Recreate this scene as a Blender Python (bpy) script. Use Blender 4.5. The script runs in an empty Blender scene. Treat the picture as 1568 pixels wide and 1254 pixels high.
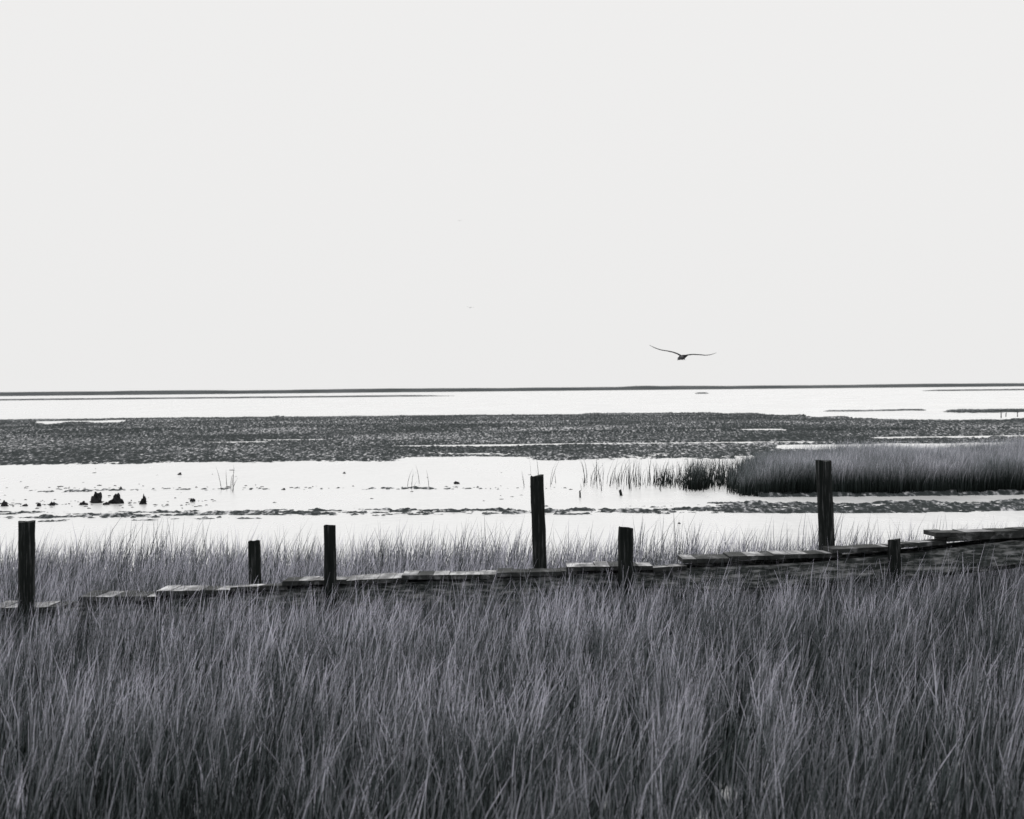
import bpy, bmesh, math, random
import numpy as np
from mathutils import Matrix, Vector
random.seed(4); rng=np.random.default_rng(7)
S=bpy.context.scene
F=3688.0; E=2.75; K=E*F
PITCH=math.radians(-0.497); ROLL=math.radians(-0.55)

# ------------------------------------------------------------ camera
cam=bpy.data.cameras.new("camera"); co=bpy.data.objects.new("camera",cam); S.collection.objects.link(co)
R=Matrix.Rotation(math.pi/2+PITCH,3,'X')@Matrix.Rotation(ROLL,3,'Z')
co.matrix_world=Matrix.Translation((0,0,E))@R.to_4x4()
cam.sensor_width=36; cam.lens=36*F/1568; cam.clip_start=0.1; cam.clip_end=40000
cam.dof.use_dof=True; cam.dof.focus_distance=32; cam.dof.aperture_fstop=5.0
S.camera=co
def P(px,py,dist):
    "surveyed photo measurement -> world point at real distance"
    d=R@Vector(((px-784)/F,-(py-627)/F,-1)); d*=dist/d.y
    return Vector((d.x,d.y,d.z+E))
def G(px,py,z=0.0):
    d=R@Vector(((px-784)/F,-(py-627)/F,-1)); d*=(z-E)/d.z
    return Vector((d.x,d.y,z))

# ------------------------------------------------------------ noise
tbl=rng.random((256,256))
def vn(x,y):
    xi=np.floor(x).astype(int); yi=np.floor(y).astype(int); fx=x-xi; fy=y-yi
    fx=fx*fx*(3-2*fx); fy=fy*fy*(3-2*fy)
    a=tbl[xi&255,yi&255]; b=tbl[(xi+1)&255,yi&255]; c=tbl[xi&255,(yi+1)&255]; d=tbl[(xi+1)&255,(yi+1)&255]
    return (a*(1-fx)+b*fx)*(1-fy)+(c*(1-fx)+d*fx)*fy
def fbm(x,y,o=4,g=0.5):
    s=0;a=1;t=0
    for i in range(o):
        s=s+a*vn(x*2**i+17.3*i,y*2**i+5.1*i); t+=a; a*=g
    return s/t-0.5

# ------------------------------------------------------------ materials
def mat(name):
    m=bpy.data.materials.new(name); m.use_nodes=True; nt=m.node_tree
    return m,nt,nt.nodes["Principled BSDF"]
def N(nt,t,**k):
    n=nt.nodes.new(t)
    for a,b in k.items(): setattr(n,a,b)
    return n
def ramp(nt,stops):
    r=N(nt,"ShaderNodeValToRGB"); e=r.color_ramp.elements
    while len(e)<len(stops): e.new(0.5)
    for i,(p,c) in enumerate(stops):
        e[i].position=p; e[i].color=(*c,1) if len(c)==3 else c
    return r
def wood(name,sc,stops,rough=0.8,bump=0.4,spec=0.1):
    m,nt,b=mat(name); L=nt.links.new
    tc=N(nt,"ShaderNodeTexCoord"); mp=N(nt,"ShaderNodeMapping"); mp.inputs["Scale"].default_value=sc
    L(tc.outputs["Object"],mp.inputs[0])
    n=N(nt,"ShaderNodeTexNoise"); n.inputs["Scale"].default_value=1; n.inputs["Detail"].default_value=8; n.inputs["Roughness"].default_value=0.65
    L(mp.outputs[0],n.inputs["Vector"])
    r=ramp(nt,stops); L(n.outputs[0],r.inputs[0]); L(r.outputs[0],b.inputs["Base Color"])
    bp=N(nt,"ShaderNodeBump"); bp.inputs["Strength"].default_value=bump; bp.inputs["Distance"].default_value=0.02
    L(n.outputs[0],bp.inputs["Height"]); L(bp.outputs[0],b.inputs["Normal"])
    b.inputs["Roughness"].default_value=rough
    b.inputs["Specular IOR Level"].default_value=spec
    return m
M_post=wood("post_wood",(40,40,2.5),[(0.3,(0.003,0.005,0.0045)),(0.55,(0.010,0.012,0.0115)),(0.70,(0.08,0.083,0.085))])
M_beam=wood("beam_wood",(0.7,20,26),[(0.36,(0.016,0.020,0.019)),(0.50,(0.06,0.066,0.065)),(0.64,(0.27,0.275,0.28))])
M_plank=wood("deck_wood",(7,1.2,9),[(0.3,(0.05,0.05,0.052)),(0.5,(0.20,0.20,0.205)),(0.68,(0.56,0.56,0.57))])
M_plank_dark=wood("deck_wood_dark",(7,1.6,9),[(0.3,(0.008,0.009,0.009)),(0.55,(0.035,0.037,0.037)),(0.78,(0.22,0.22,0.23))])

def simple_noise_mat(name,scale,stops,rough=0.7,spec=0.3,bump=0.0,detail=6,big=None):
    m,nt,b=mat(name); L=nt.links.new
    g=N(nt,"ShaderNodeNewGeometry"); mp=N(nt,"ShaderNodeMapping"); mp.inputs["Scale"].default_value=scale
    L(g.outputs["Position"],mp.inputs[0])
    n=N(nt,"ShaderNodeTexNoise"); n.inputs["Scale"].default_value=1; n.inputs["Detail"].default_value=detail
    L(mp.outputs[0],n.inputs["Vector"]); fac=n.outputs[0]
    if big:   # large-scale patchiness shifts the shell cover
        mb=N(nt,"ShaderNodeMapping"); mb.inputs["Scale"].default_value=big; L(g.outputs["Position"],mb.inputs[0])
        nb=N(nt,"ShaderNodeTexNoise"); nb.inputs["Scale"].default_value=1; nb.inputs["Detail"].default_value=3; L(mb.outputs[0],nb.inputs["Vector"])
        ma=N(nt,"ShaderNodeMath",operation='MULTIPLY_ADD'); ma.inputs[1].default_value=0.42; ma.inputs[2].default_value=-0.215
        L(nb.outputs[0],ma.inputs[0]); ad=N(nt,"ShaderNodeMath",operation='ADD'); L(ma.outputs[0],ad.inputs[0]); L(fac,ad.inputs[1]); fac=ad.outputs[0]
    r=ramp(nt,stops); L(fac,r.inputs[0]); L(r.outputs[0],b.inputs["Base Color"])
    b.inputs["Roughness"].default_value=rough; b.inputs["Specular IOR Level"].default_value=spec
    if bump:
        bp=N(nt,"ShaderNodeBump"); bp.inputs["Strength"].default_value=bump; bp.inputs["Distance"].default_value=0.03
        L(n.outputs[0],bp.inputs["Height"]); L(bp.outputs[0],b.inputs["Normal"])
    return m
# mud with pale oyster shell scattered over it
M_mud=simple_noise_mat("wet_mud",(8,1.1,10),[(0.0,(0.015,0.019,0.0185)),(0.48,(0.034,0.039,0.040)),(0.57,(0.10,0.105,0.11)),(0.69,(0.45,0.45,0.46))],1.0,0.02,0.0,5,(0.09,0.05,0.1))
M_rock=simple_noise_mat("dark_rock",(9,9,9),[(0.35,(0.006,0.007,0.007)),(0.7,(0.03,0.03,0.032))],0.9,0.1,0.5)
M_far=simple_noise_mat("far_marsh",(0.02,0.02,0.3),[(0.3,(0.05,0.056,0.058)),(0.7,(0.09,0.096,0.1))],0.9,0.05)
M_bird=simple_noise_mat("bird_feathers",(14,14,14),[(0.4,(0.02,0.02,0.022)),(0.7,(0.09,0.09,0.095))],0.8,0.1)

# water
M_water,nt,b=mat("shallow_water"); L=nt.links.new
b.inputs["Base Color"].default_value=(0.60,0.60,0.60,1)
b.inputs["Roughness"].default_value=0.28; b.inputs["IOR"].default_value=1.333
g=N(nt,"ShaderNodeNewGeometry"); mp=N(nt,"ShaderNodeMapping"); mp.inputs["Scale"].default_value=(0.9,2.2,1)
L(g.outputs["Position"],mp.inputs[0])
n=N(nt,"ShaderNodeTexNoise"); n.inputs["Scale"].default_value=1; n.inputs["Detail"].default_value=5
L(mp.outputs[0],n.inputs["Vector"])
bp=N(nt,"ShaderNodeBump"); bp.inputs["Strength"].default_value=0.6; bp.inputs["Distance"].default_value=0.05
L(n.outputs[0],bp.inputs["Height"]); L(bp.outputs[0],b.inputs["Normal"])
# wind-ruffled streaks
mp2=N(nt,"ShaderNodeMapping"); mp2.inputs["Scale"].default_value=(0.12,0.02,1); L(g.outputs["Position"],mp2.inputs[0])
n2=N(nt,"ShaderNodeTexNoise"); n2.inputs["Scale"].default_value=1; n2.inputs["Detail"].default_value=7; n2.inputs["Roughness"].default_value=0.7; L(mp2.outputs[0],n2.inputs["Vector"])
r2=ramp(nt,[(0.40,(0.17,)*3),(0.62,(0.34,)*3)]); L(n2.outputs[0],r2.inputs[0]); L(r2.outputs[0],b.inputs["Roughness"])

# grass
def grass_mat(name,stops,trans=0.25):
    m,nt,b=mat(name); L=nt.links.new
    a=N(nt,"ShaderNodeAttribute",attribute_name="along"); r=ramp(nt,stops); L(a.outputs["Fac"],r.inputs[0])  # root-to-tip ramp: shade of the gaps painted into the bases, pale dry tips
    v=N(nt,"ShaderNodeAttribute",attribute_name="tone")
    # split tone painted in: greenish shadow tint on dark blades, lilac highlight on pale
    hr=ramp(nt,[(0.0,(0.80,1.0,0.93)),(0.35,(0.96,0.98,1.0)),(1.0,(0.975,0.955,1.0))])
    dv=N(nt,"ShaderNodeMath",operation='MULTIPLY'); dv.inputs[1].default_value=0.33; L(v.outputs["Fac"],dv.inputs[0]); L(dv.outputs[0],hr.inputs[0])
    mx=N(nt,"ShaderNodeMixRGB",blend_type='MULTIPLY'); mx.inputs[0].default_value=1
    sc=N(nt,"ShaderNodeVectorMath",operation='SCALE'); L(hr.outputs[0],sc.inputs[0]); L(v.outputs["Fac"],sc.inputs[3])
    L(r.outputs[0],mx.inputs[1]); L(sc.outputs[0],mx.inputs[2])
    b.inputs["Roughness"].default_value=0.6; b.inputs["Specular IOR Level"].default_value=0.12
    L(mx.outputs[0],b.inputs["Base Color"])
    tr=N(nt,"ShaderNodeBsdfTranslucent"); L(mx.outputs[0],tr.inputs[0])
    ms=N(nt,"ShaderNodeMixShader"); ms.inputs[0].default_value=trans
    L(b.outputs[0],ms.inputs[1]); L(tr.outputs[0],ms.inputs[2])
    L(ms.outputs[0],nt.nodes["Material Output"].inputs[0])
    return m
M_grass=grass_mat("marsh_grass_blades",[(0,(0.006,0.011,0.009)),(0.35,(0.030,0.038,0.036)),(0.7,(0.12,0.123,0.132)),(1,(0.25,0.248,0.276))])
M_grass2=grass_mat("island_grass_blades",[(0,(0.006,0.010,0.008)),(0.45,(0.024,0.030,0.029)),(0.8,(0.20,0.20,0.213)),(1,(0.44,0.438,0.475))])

# ------------------------------------------------------------ helpers
def mesh_from_arrays(name,verts,quads,material,smooth=False,attrs=None):
    me=bpy.data.meshes.new(name); nv=len(verts); nq=len(quads)
    me.vertices.add(nv); me.vertices.foreach_set("co",verts.astype(np.float32).ravel())
    me.loops.add(nq*4); me.loops.foreach_set("vertex_index",quads.astype(np.int32).ravel())
    me.polygons.add(nq); me.polygons.foreach_set("loop_start",np.arange(0,nq*4,4,dtype=np.int32))
    me.update(calc_edges=True)
    if smooth: me.polygons.foreach_set("use_smooth",np.ones(nq,dtype=bool))
    if attrs:
        for k,v in attrs.items():
            at=me.attributes.new(k,'FLOAT','POINT'); at.data.foreach_set("value",v.astype(np.float32))
    me.materials.append(material)
    o=bpy.data.objects.new(name,me); S.collection.objects.link(o); return o

# ------------------------------------------------------------ ground
def height(x,y):
    u=x/y*F+784; v=K/y
    big=fbm(x/9,y/22,3); med=fbm(x/2.0+9,y/6.0,3)
    clod=0.75*fbm(x/0.15,y/0.7+3,3,0.6)+0.5*fbm(x/1.6+7,y/2.5,2)
    fine=0.6*fbm(x/0.16,y/0.22,3,0.6)+0.6*fbm(x/0.8+7,y/0.5,3)
    clod=np.where(v>165,fine,clod)
    vv=v*(1+0.045*big+0.03*med)
    W=-0.13
    Lb=np.interp(vv,[0,36,39.5,41,60,85,104,109,113,146,149,151,154,176,181,187,194,199,240,288,298,320],
                    [-.3,-.3,-.1,.085,.075,.055,.035,.0,W,W,-.025,-.025,W,W,-.02,.012,-.02,W,W,-.08,.05,.07])
    amp=np.interp(vv,[0,38,42,70,108,112,150,176,192,198,300,320],[0,.08,.22,.22,.20,.10,.2,.20,.20,.12,.06,.05])
    k=np.clip((u-850)/80,0,1)*((vv>140)&(vv<160)); Lb=Lb-0.12*k
    pool=fbm(x/14+40,y/9+11,3)
    Lb=Lb-0.12*np.clip((pool-0.25)/0.05,0,1)*((vv>40)&(vv<104))
    # drainage ridges at the back of the flat
    Lb=Lb+0.14*np.clip((fbm(x/16+5,y/5+2,3)-.06)/.1,0,1)*((vv>42)&(vv<70))
    # breaks in the near bar
    Lb=Lb-0.07*np.clip((fbm(x/2.2+15,y/0.9,3)-.02)/.12,0,1)*((vv>174)&(vv<200))*(u<1050)
    def blob(u0,u1,v0,v1,su=30,sv=2.0):
        return np.clip((u-u0)/su,0,1)*np.clip((u1-u)/su,0,1)*np.clip((vv-v0)/sv,0,1)*np.clip((v1-vv)/sv,0,1)
    Lb=Lb-0.40*blob(1090,2400,30,57,60,2)*(np.clip((u-1090)/330,0,1)*13+43>vv)
    Lb=Lb-0.36*blob(50,200,42.5,49,20,1.2)
    Lb=Lb-0.30*blob(1330,1520,79,83,25,1)
    Lb=Lb-0.35*blob(1180,2200,90,99,60,1.5)
    Lb=Lb-0.25*blob(600,820,104,118,60,2)
    Lb=Lb-0.16*blob(430,560,57,60,25,1)
    # low bars
    Lb=np.maximum(Lb,-.3+0.42*blob(1400,2300,37.5,45.5,70,2.5))
    Lb=np.maximum(Lb,-.3+0.42*blob(1240,1440,38.0,40.6,30,1))
    Lb=np.maximum(Lb,-.3+0.40*blob(870,1230,39,46,80,3))
    Lb=np.maximum(Lb,-.3+0.75*blob(-900,745,9.3,11.0,120,0.6))
    Lb=np.maximum(Lb,-.3+0.7*blob(1060,1090,9.0,11,10,0.6))
    Lb=np.maximum(Lb,-.3+0.7*blob(1395,2400,8.5,10.3,40,0.6))
    # grass island
    ue=np.interp(v,[95,110,135,160,176],[1150,1170,1130,1128,1160])
    isl=np.clip((u-ue)/20,0,1)*np.clip((v-118)/3,0,1)*np.clip((173-v)/4,0,1)
    Lb=np.maximum(Lb,-0.13+0.2*isl)
    ap=np.clip((u-980)/150,0,1)*np.clip((vv-176)/3,0,1)*np.clip((197-vv)/4,0,1)
    Lb=np.maximum(Lb,-.13+.155*ap)
    Lb=np.maximum(Lb,W+0.105*blob(-400,250,164,176,60,5))
    return Lb+amp*clod*np.where(v<30,0,1)
ys=np.concatenate([np.linspace(2,33,50,endpoint=False),np.exp(np.arange(math.log(33),math.log(262),0.0024)),np.exp(np.linspace(math.log(263),math.log(15000),170))])
ss=np.linspace(-1,1,1600)
Yg,Sg=np.meshgrid(ys,ss,indexing='ij'); Xg=Sg*(Yg*0.25+4.0)
Z=height(Xg,Yg)
nr,nc=Z.shape
V=np.stack([Xg,Yg,Z],-1).reshape(-1,3)
idx=np.arange(nr*nc).reshape(nr,nc)
Q=np.stack([idx[:-1,:-1],idx[:-1,1:],idx[1:,1:],idx[1:,:-1]],-1).reshape(-1,4)
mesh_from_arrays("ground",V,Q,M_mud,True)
wv=np.array([[-16000,3,0],[16000,3,0],[16000,16000,0],[-16000,16000,0]],float)
mesh_from_arrays("water",wv,np.array([[0,1,2,3]]),M_water)

# far shore
xs=np.linspace(-2600,2600,1400)
top=3.5+1.2*fbm(xs/60,xs*0+3,5)+0.9*np.exp(-((xs-140)/14)**2)
top=top*np.interp(xs,[-700,700],[1.2,0.95])
rows=[]
for dy,f in [(0,-0.05),(8,0.7),(20,1.0),(200,1.0),(260,-0.05)]:
    rows.append(np.stack([xs,2500+dy+10*fbm(xs/40,xs*0+9,3),top*f],-1))
V=np.concatenate(rows); n_=len(xs); idx=np.arange(5*n_).reshape(5,n_)
Q=np.stack([idx[:-1,:-1],idx[:-1,1:],idx[1:,1:],idx[1:,:-1]],-1).reshape(-1,4)
mesh_from_arrays("distant_shoreline",V,Q,M_far)

# ------------------------------------------------------------ grass
def grass(name,x,y,z,h,w,material,lean=0.09,jit=0.13,tone=None,segs=4,cla=0.18):
    n=len(x); t=np.linspace(0,1,segs+1)
    cl=fbm(x/0.5+50,y/1.1,3)
    lx=lean+cl*cla+rng.normal(0,jit,n); ly=rng.normal(0,jit,n)+fbm(x/1.1,y/1.1+90,2)*0.3
    sx=rng.normal(0.02,0.07,n)+cl*0.08
    ang=rng.normal(0,0.7,n); wx=np.cos(ang); wy=np.sin(ang)
    V=np.zeros((n,segs+1,2,3))
    pw=rng.uniform(1.6,3.6,n)
    for i,tt in enumerate(t):
        bend=tt**pw
        cx=x+h*(lx*bend+sx*tt); cy=y+h*ly*bend
        cz=z+h*(tt-0.30*bend*np.minimum(1.2,(lx**2+ly**2)*1.3))
        ww=w*(1-0.93*tt**1.8)*0.5
        for s,sg in enumerate((-1,1)):
            V[:,i,s,0]=cx+sg*ww*wx; V[:,i,s,1]=cy+sg*ww*wy; V[:,i,s,2]=cz
    base=(np.arange(n)*(segs+1)*2)[:,None]
    q=[]
    for i in range(segs):
        a=i*2; q.append(np.stack([base[:,0]+a,base[:,0]+a+1,base[:,0]+a+3,base[:,0]+a+2],-1))
    Q=np.stack(q,1).reshape(-1,4)
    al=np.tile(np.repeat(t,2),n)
    if tone is None: tone=np.ones(n)
    return mesh_from_arrays(name,V.reshape(-1,3),Q,material,True,{"along":al,"tone":np.repeat(tone,(segs+1)*2)})

def field(n,y0,y1):
    y=np.sqrt(rng.random(n)*(y1**2-y0**2)+y0**2); x=(rng.random(n)*2-1)*(0.2126*y+1.8); return x,y
x,y=field(160000,8.0,34.5)
edge=33.2+2.2*fbm(x/1.5,y*0+4,3)
keep=(y<edge)&(rng.random(len(x))<np.clip((35-y)/5,0.25,1))
x=x[keep];y=y[keep]
den=fbm(x/0.18+3,y/0.5+8,3)
keep=rng.random(len(x))<0.60+2.2*den; x=x[keep];y=y[keep];den=den[keep]
clump=fbm(x/0.12+31,y/0.5+12,3,0.6); patch=fbm(x/2.4+70,y/2.0,3)
h=0.64+0.16*clump+0.06*patch+rng.normal(0,0.115,len(x)); tall=rng.random(len(x))<0.07; h[tall]+=rng.random(tall.sum())*0.27
h*=np.interp(y,[8,22,25,26.5,34],[1,1,.94,1.02,1.04])
h=np.clip(h,0.18,1.15)
tone=np.exp(rng.normal(0,0.55,len(x)))*np.exp(4.4*clump)*np.exp(1.9*patch)
bright=rng.random(len(x))<0.010; tone[bright]*=3.2
dark=rng.random(len(x))<0.30; tone[dark]*=0.2
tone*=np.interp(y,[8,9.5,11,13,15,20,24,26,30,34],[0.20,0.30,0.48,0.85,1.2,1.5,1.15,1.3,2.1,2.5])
tone=np.clip(tone,0.04,3.8)
w=rng.uniform(0.006,0.0145,len(x))*np.interp(y,[8,34],[1.0,1.05])
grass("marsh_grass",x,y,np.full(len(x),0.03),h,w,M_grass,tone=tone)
n=1600; x=(rng.random(n)*2-1)*9.5; y=32+rng.random(n)*3.2; cl=fbm(x/0.6,y*0,3); h=rng.uniform(0.3,0.85,n)+0.95*np.clip(cl,-.3,.4)
h=np.clip(h,.2,1.3)
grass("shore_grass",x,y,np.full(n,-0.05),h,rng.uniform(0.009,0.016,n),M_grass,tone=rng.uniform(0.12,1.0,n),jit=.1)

# island grass on the right
n=80000
y=rng.uniform(60.0,75.5,n); u=rng.uniform(1080,1800,n); x=(u-784)/F*y; v=K/y
ue=np.interp(v,[134,140,160,176],[1160,1145,1130,1150])+30*fbm(y/2,x*0+2,3)+np.abs(rng.normal(0,1,n))*55-22
keep=(u>ue)&(v<171+9*fbm(x/1.0,y*0,3)); x=x[keep];y=y[keep];u=u[keep]
h=(0.84+0.5*fbm(x/1.4,y/4,3)+rng.normal(0,0.12,len(x)))*np.interp(u,[1120,1160,1250,1500],[0.6,0.78,0.95,1.03])
h=np.clip(h,0.25,1.3)
tone=np.exp(rng.normal(0,0.4,len(x)))*(1+1.3*fbm(x/1.2,y/6,3))*np.interp(u,[1120,1230],[.5,1])
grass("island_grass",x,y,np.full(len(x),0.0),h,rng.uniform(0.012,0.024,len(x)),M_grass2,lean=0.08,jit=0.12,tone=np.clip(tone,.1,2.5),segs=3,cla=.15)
# sparse reeds left of the island
ux=[];vx=[]
for c,sd,nn in [(895,5,10),(912,8,14),(940,10,20),(965,7,18),(985,10,20),(1012,8,70),(1030,12,90),(1050,10,80),(1066,9,330),(1085,9,80),(1100,10,100),(1118,9,110),(1135,12,170),(820,20,10),(630,10,7),(345,8,6)]:
    ux+=list(rng.normal(c,sd,nn)); vx+=list(rng.normal(149 if c!=1066 else 156,4.0 if c!=1066 else 2.,nn))
ux=np.array(ux);vx=np.array(vx); y=K/vx; x=(ux-784)/F*y
h=rng.uniform(0.25,0.95,len(x))*np.where(ux>1000,np.where(ux<1050,.75,1),1)
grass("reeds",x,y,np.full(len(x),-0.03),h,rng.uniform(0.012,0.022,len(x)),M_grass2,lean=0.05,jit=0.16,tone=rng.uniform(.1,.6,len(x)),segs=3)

# ------------------------------------------------------------ boardwalk
root=bpy.data.objects.new("boardwalk",None); S.collection.objects.link(root)
def obj_from_bm(name,bm,material,parent=None,bev=0.0):
    me=bpy.data.meshes.new(name); bm.normal_update(); bm.to_mesh(me); bm.free()
    for m in (material if isinstance(material,list) else [material]): me.materials.append(m)
    o=bpy.data.objects.new(name,me); S.collection.objects.link(o)
    if parent: o.parent=parent
    if bev:
        md=o.modifiers.new("bevel","BEVEL"); md.width=bev; md.segments=2
    return o
def hexa(bm,pts,mi=0,side=None):
    vs=[bm.verts.new(p) for p in pts]
    for i,f in enumerate([(0,3,2,1),(4,5,6,7),(0,1,5,4),(1,2,6,5),(2,3,7,6),(3,0,4,7)]):
        fa=bm.faces.new([vs[i_] for i_ in f]); fa.material_index=mi if (i==1 or side is None) else side
def bdist(px): return 24.0+3.0*px/1568.0
secs=[(-260,-20,942,934),(-18,95,931,929),(120,250,914,913),(238,352,905,903),(352,440,899,896),(432,530,890,887),(530,625,889,884),(615,760,881,879),
(760,884,877,874),(868,1000,868,866),(1000,1052,869,866),(1046,1130,856,854),(1117,1200,852,850),(1185,1290,849,847),(1275,1380,841,836),(1362,1450,834,827),(1433,1570,816,812),(1450,1900,823,797),(1560,1900,810,788)]
bm=bmesh.new()
pds=[.3,.15,.2,.3,.5,.2,.3,.2,.7,.4,.5,.85,.7,.6,.5,.7,.5,.8,.5]
for si,(x0,x1,y0,y1) in enumerate(secs):
    n=max(2,round((x1-x0)/24)); drop=random.uniform(-0.045,-0.01)
    if si in (1,2): drop=-.01
    pd=pds[si]
    for i in range(n):
        a=x0+(x1-x0)*i/n; b_=x0+(x1-x0)*(i+1)/n-0.2
        ya=y0+(y1-y0)*i/n+random.uniform(-.4,.4); yb=y0+(y1-y0)*(i+1)/n+random.uniform(-.4,.4)
        ov=random.uniform(-0.03,0.03); 
        A=P(a,ya,bdist(a)-0.06+ov); B=P(b_,yb,bdist(b_)-0.06+ov)
        wdt=0.82+random.uniform(-.06,.06); th=0.048
        sk=random.uniform(-.005,.005); tz=drop+random.uniform(-.008,.008)
        C=B+Vector((sk,wdt,tz)); D=A+Vector((sk,wdt,tz))
        dn=Vector((0,0,-th))
        hexa(bm,[A+dn,B+dn,C+dn,D+dn,A,B,C,D],1 if random.random()<pd else 0,1)
bmesh.ops.recalc_face_normals(bm,faces=bm.faces)
obj_from_bm("deck_planks",bm,[M_plank,M_plank_dark],root,0.003)
def beam(name,pts,off,hgt,thick):
    bm=bmesh.new()
    for (p0,p1) in zip(pts[:-1],pts[1:]):
        ex=6 if random.random()<.5 else 0
        A=P(p0[0],p0[1],bdist(p0[0])+off); B=P(p1[0]+ex,p1[1],bdist(p1[0])+off+ (0.05 if ex else 0))
        dn=Vector((0,0,-hgt*random.uniform(.92,1.05))); t=Vector((0,thick,0))
        hexa(bm,[A+dn,B+dn,B+dn+t,A+dn+t,A,B,B+t,A+t])
    bmesh.ops.subdivide_edges(bm,edges=[e for e in bm.edges if e.calc_length()>1.0],cuts=8)
    for v in bm.verts: v.co+=Vector((0,random.uniform(-.006,.006),random.uniform(-.009,.009)))
    bmesh.ops.recalc_face_normals(bm,faces=bm.faces)
    return obj_from_bm(name,bm,M_beam,root,0.008)
beam("near_stringer",[(-260,951),(0,940),(250,921),(500,897),(800,884),(1000,874),(1230,861),(1400,846),(1568,826),(1900,799)],0.02,0.30,0.09)
beam("far_stringer",[(-260,942),(0,931),(250,912),(500,890),(800,877),(1000,867),(1230,854),(1400,839),(1568,818),(1900,792)],0.66,0.25,0.09)
beam("lower_rail",[(1000,900),(1230,887),(1400,872),(1568,853),(1900,829)],-0.04,0.07,0.05)
bm=bmesh.new()
for px in range(-200,1800,112):
    yy=np.interp(px,[-260,0,250,500,800,1000,1230,1400,1568,1900],[951,940,921,897,884,874,861,846,826,799])+4
    A=P(px,yy,bdist(px)+0.12); s=Vector((0.05,0,0)); t=Vector((0,0.53,0)); dn=Vector((0,0,-0.14))
    hexa(bm,[A+dn,A+dn+s,A+dn+s+t,A+dn+t,A,A+s,A+s+t,A+t])
bmesh.ops.recalc_face_normals(bm,faces=bm.faces)
obj_from_bm("joists",bm,M_beam,root)
def post(px,ytop,wpx,off,rot,lean=0,cut=0.0):
    d=bdist(px)+off; T=P(px,ytop,d); w=wpx/F*d
    bm=bmesh.new(); H=T.z+0.3; nseg=14; ns=12
    rings=[]
    for j in range(nseg+1):
        f=j/nseg; zz=-0.3+H*f; r=w*0.5*(1.04-0.06*f)
        ring=[]
        for k in range(ns):
            a=2*math.pi*k/ns
            c,s=math.cos(a),math.sin(a)
            q=(abs(c)**4+abs(s)**4)**(-0.25)
            rr=r*(0.55*q+0.45)*(1+random.uniform(-.045,.045))
            ca,sa=math.cos(rot),math.sin(rot)
            xx=rr*(c*ca-s*sa); yy=rr*(c*sa+s*ca)
            ring.append(bm.verts.new((T.x+xx+lean*(f-1)*H,T.y+yy,zz+(cut*xx if j==nseg else 0)+(random.uniform(-.016,.010) if j==nseg else 0))))
        rings.append(ring)
    for j in range(nseg):
        for k in range(ns):
            bm.faces.new([rings[j][k],rings[j][(k+1)%ns],rings[j+1][(k+1)%ns],rings[j+1][k]])
    bm.faces.new(rings[-1])
    bmesh.ops.recalc_face_normals(bm,faces=bm.faces)
    return obj_from_bm("post",bm,M_post,root,0.0)
posts=[(41,798,26,-0.17,0.1,0.015,.02),(505,803,19,-0.15,0.05,0.0,0),(958,807,22,-0.15,0.3,0.01,-.1),(1369,826,19,-0.16,0.1,0.0,.1),(1850,770,22,-.15,0,0,0),
(389,828,19,0.9,0.15,-0.02,.15),(822,728,20,0.9,0.5,-0.025,0.05),(1261,705,23,0.9,0.2,-0.03,-.05),(1700,690,22,0.9,0,0,0)]
for i,p in enumerate(posts): post(*p).name="post_%d"%(i+1)

# ------------------------------------------------------------ rocks, stumps, flotsam
def rock(name,px,py,wpx,hpx,seed):
    g0=G(px,py); d=g0.y; w=wpx/F*d; hh=hpx/F*d
    bm=bmesh.new(); bmesh.ops.create_icosphere(bm,subdivisions=4,radius=1)
    rs=random.Random(seed); ph=[rs.uniform(0,6) for _ in range(9)]
    for v in bm.verts:
        c=v.co.copy()
        k=1+0.22*math.sin(3.1*c.x+ph[0])*math.sin(2.7*c.z+ph[1])+0.16*math.sin(6.3*c.x+ph[2]+2*c.y)*math.cos(5.9*c.z+ph[3])+0.1*math.sin(13*c.x+ph[4])*math.sin(11*c.z+ph[5])+rs.uniform(-.03,.03)
        top=max(0,c.z)
        v.co=Vector((g0.x+c.x*k*w*0.5*(1-0.35*top),g0.y+c.y*k*w*0.5,c.z*k*hh*(1.0 if c.z>0 else 0.3)-0.01))
    return obj_from_bm(name,bm,M_rock)
for i,a in enumerate([(148,770,24,19),(178,771,21,14),(219,772,12,14),(295,768,8,6),(7,775,16,9),(699,741,12,5),(80,774,11,7),(60,775,9,6),(185,749,6,4),(275,727,7,4),(434,750,8,3),(527,725,5,3),(1040,802,5,3),(128,773,14,6),(163,773,12,5),(38,775,9,4)]):
    rock("rock",*a,i)
bm=bmesh.new()
for i in range(230):
    if random.random()<.5: px,py=random.uniform(-60,330),random.gauss(771,4)
    else: px,py=random.uniform(-60,880),random.choice([random.uniform(716,775),random.gauss(747,1.5),random.gauss(747,1.5),random.gauss(747,1.5)])
    g0=G(px,py); s=random.uniform(.5,1.5)/F*g0.y
    m4=Matrix.Translation((g0.x,g0.y,0))@Matrix.Diagonal((s*random.uniform(1,3.4),s*1.3,s*.8,1))
    r=bmesh.ops.create_icosphere(bm,subdivisions=1,radius=1,matrix=m4)
    for v in r['verts']: v.co+=Vector([random.uniform(-.3,.3)*s for _ in range(3)])
obj_from_bm("shell_clumps",bm,M_rock)
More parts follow.
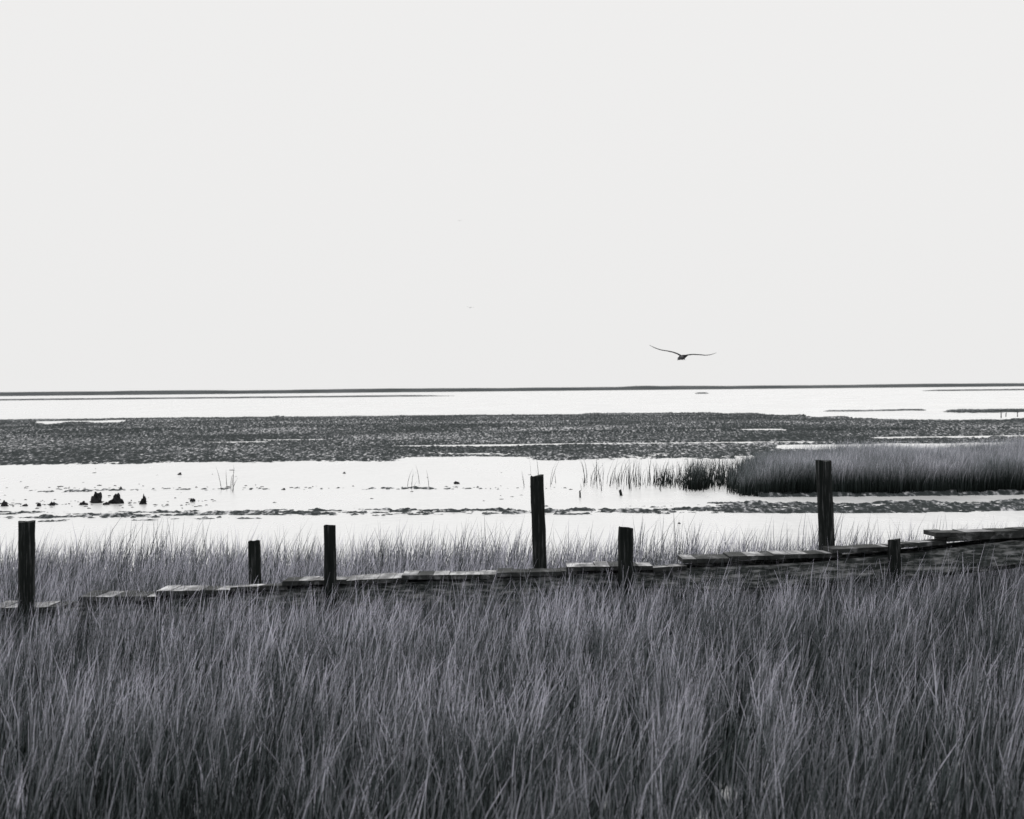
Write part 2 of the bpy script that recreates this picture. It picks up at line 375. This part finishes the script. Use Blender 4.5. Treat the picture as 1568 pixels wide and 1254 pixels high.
def stump(px,py,wpx,hpx,ln):
    g0=G(px,py); d=g0.y; w=wpx/F*d; hh=hpx/F*d
    bm=bmesh.new(); r0=[]
    for j in range(5):
        f=j/4; ring=[]
        for k in range(8):
            a=k*math.pi/4; rr=w*.5*(1.15-.4*f)*(1+random.uniform(-.1,.1))
            ring.append(bm.verts.new((g0.x+rr*math.cos(a)+ln*f*hh,g0.y+rr*math.sin(a),-0.15+(hh+.15)*f+(0.25*w*math.cos(a) if j==4 else 0))))
        r0.append(ring)
    for j in range(4):
        for k in range(8): bm.faces.new([r0[j][k],r0[j][(k+1)%8],r0[j+1][(k+1)%8],r0[j+1][k]])
    bm.faces.new(r0[-1]); obj_from_bm("wooden_stump",bm,M_post)
for a in [(889,762,3,11,-.1),(953,759,5,9,-.4),(1533,640,1.6,12,0),(1540,638,1.5,7,.1),(1558,638,1.5,7,0)]: stump(*a)

# ------------------------------------------------------------ birds
def bird(name,px,py,dist,spanpx):
    c=P(px,py,dist); k=spanpx/103.0*dist/F
    bm=bmesh.new()
    def loft(sts,ns):
        rings=[]
        for (o,ax,bx,rx,rz) in sts:
            rings.append([bm.verts.new(o+ax*(rx*math.cos(2*math.pi*q/ns))+bx*(rz*math.sin(2*math.pi*q/ns))) for q in range(ns)])
        for r1,r2 in zip(rings[:-1],rings[1:]):
            for q in range(ns): bm.faces.new([r1[q],r1[(q+1)%ns],r2[(q+1)%ns],r2[q]])
        bm.faces.new(rings[0]); bm.faces.new(rings[-1])
    X=Vector((1,0,0));Y=Vector((0,1,0));Zv=Vector((0,0,1))
    fw=Vector((-0.35,-0.93,-0.05)).normalized(); sd=Vector((0.93,-0.35,0)).normalized()
    body=[(-24,1.5,5,.5),(-17,1,4,1),(-9,0,4.0,2.6),(0,-1,4.6,3.8),(8,-1.2,4.0,3.5),(13,-1.5,2.6,2.5),(17,-2,2.6,2.6),(20,-2.6,2.0,1.9),(22,-3.2,.9,.8),(27,-4.5,.35,.35)]
    loft([(fw*a+Zv*z,sd,Zv,rx,rz) for a,z,rx,rz in body],12)
    lw=[(0,0,14,1.5),(-8,4.5,14,1.0),(-15,7,13,.8),(-24,9,12,.65),(-33,10.5,11,.55),(-41,13.5,9,.5),(-46,16,6,.4),(-50,18.5,1.5,.25)]
    rw=[(0,0,14,1.5),(8,2.5,14,1.0),(16,3.2,13,.8),(26,2.6,12,.65),(35,1.8,11,.55),(43,2.4,9,.5),(49,4.2,6,.4),(53,5.6,1.5,.25)]
    for W in (lw,rw):
        sts=[]
        for i,(x_,z_,ch,th) in enumerate(W):
            f=abs(x_)/50; sweep=6*math.sin(f*math.pi)-10*f*f
            o=X*x_+Zv*z_+(-Y)*(sweep)
            sts.append((o,(Y+Zv*(-0.05)).normalized(),Zv,ch*.5,th))
        loft(sts,8)
    for s in (-1,1):
        loft([(fw*-4+sd*1.6*s+Zv*-3.5,sd,Y,.8,.8),(fw*-8+sd*1.6*s+Zv*-5.5,sd,Y,.5,.5),(fw*-14+sd*1.8*s+Zv*-6,sd,Y,.9,.4)],6)
    bmesh.ops.recalc_face_normals(bm,faces=bm.faces)
    for v in bm.verts: v.co=c+v.co*k
    o=obj_from_bm(name,bm,M_bird)
    for p in o.data.polygons: p.use_smooth=True
    return o
bird("seagull",1045,546,60,103)
bird("seagull",720,471,420,11)
bird("seagull",704,338,600,6)

# ------------------------------------------------------------ sky & sun
EL=math.radians(50); AZ=math.radians(12)
w=bpy.data.worlds.new("World"); S.world=w; w.use_nodes=True; nt=w.node_tree; L=nt.links.new
bg=nt.nodes["Background"]
sky=N(nt,"ShaderNodeTexSky"); sky.sky_type='NISHITA'; sky.sun_disc=False; sky.sun_elevation=EL; sky.sun_rotation=AZ; sky.dust_density=5; sky.air_density=1
bw=N(nt,"ShaderNodeRGBToBW"); L(sky.outputs[0],bw.inputs[0])
tc=N(nt,"ShaderNodeTexCoord"); sp=N(nt,"ShaderNodeSeparateXYZ"); L(tc.outputs["Generated"],sp.inputs[0])
# overcast cloud luminance by elevation
r=ramp(nt,[(0.0,(.812,.808,.803)),(0.16,(.82,.815,.81)),(0.35,(1,1,1)),(1.0,(1,1,1))])
L(sp.outputs[2],r.inputs[0])
m10=N(nt,"ShaderNodeVectorMath",operation='SCALE'); m10.inputs[3].default_value=10.5; L(r.outputs[0],m10.inputs[0])
mix=N(nt,"ShaderNodeMixRGB"); mix.inputs[0].default_value=0.02; L(m10.outputs[0],mix.inputs[1]); L(bw.outputs[0],mix.inputs[2])
L(mix.outputs[0],bg.inputs[0]); bg.inputs[1].default_value=0.1
sl=bpy.data.lights.new("sun",'SUN'); sl.energy=1.5; sl.angle=math.radians(10); sl.color=(1,0.985,0.96)
so=bpy.data.objects.new("sun",sl); S.collection.objects.link(so)
d=Vector((math.sin(AZ)*math.cos(EL),math.cos(AZ)*math.cos(EL),math.sin(EL)))
so.rotation_euler=d.to_track_quat('Z','Y').to_euler()
S.view_settings.view_transform='Standard'; S.view_settings.look='None'; S.view_settings.exposure=0
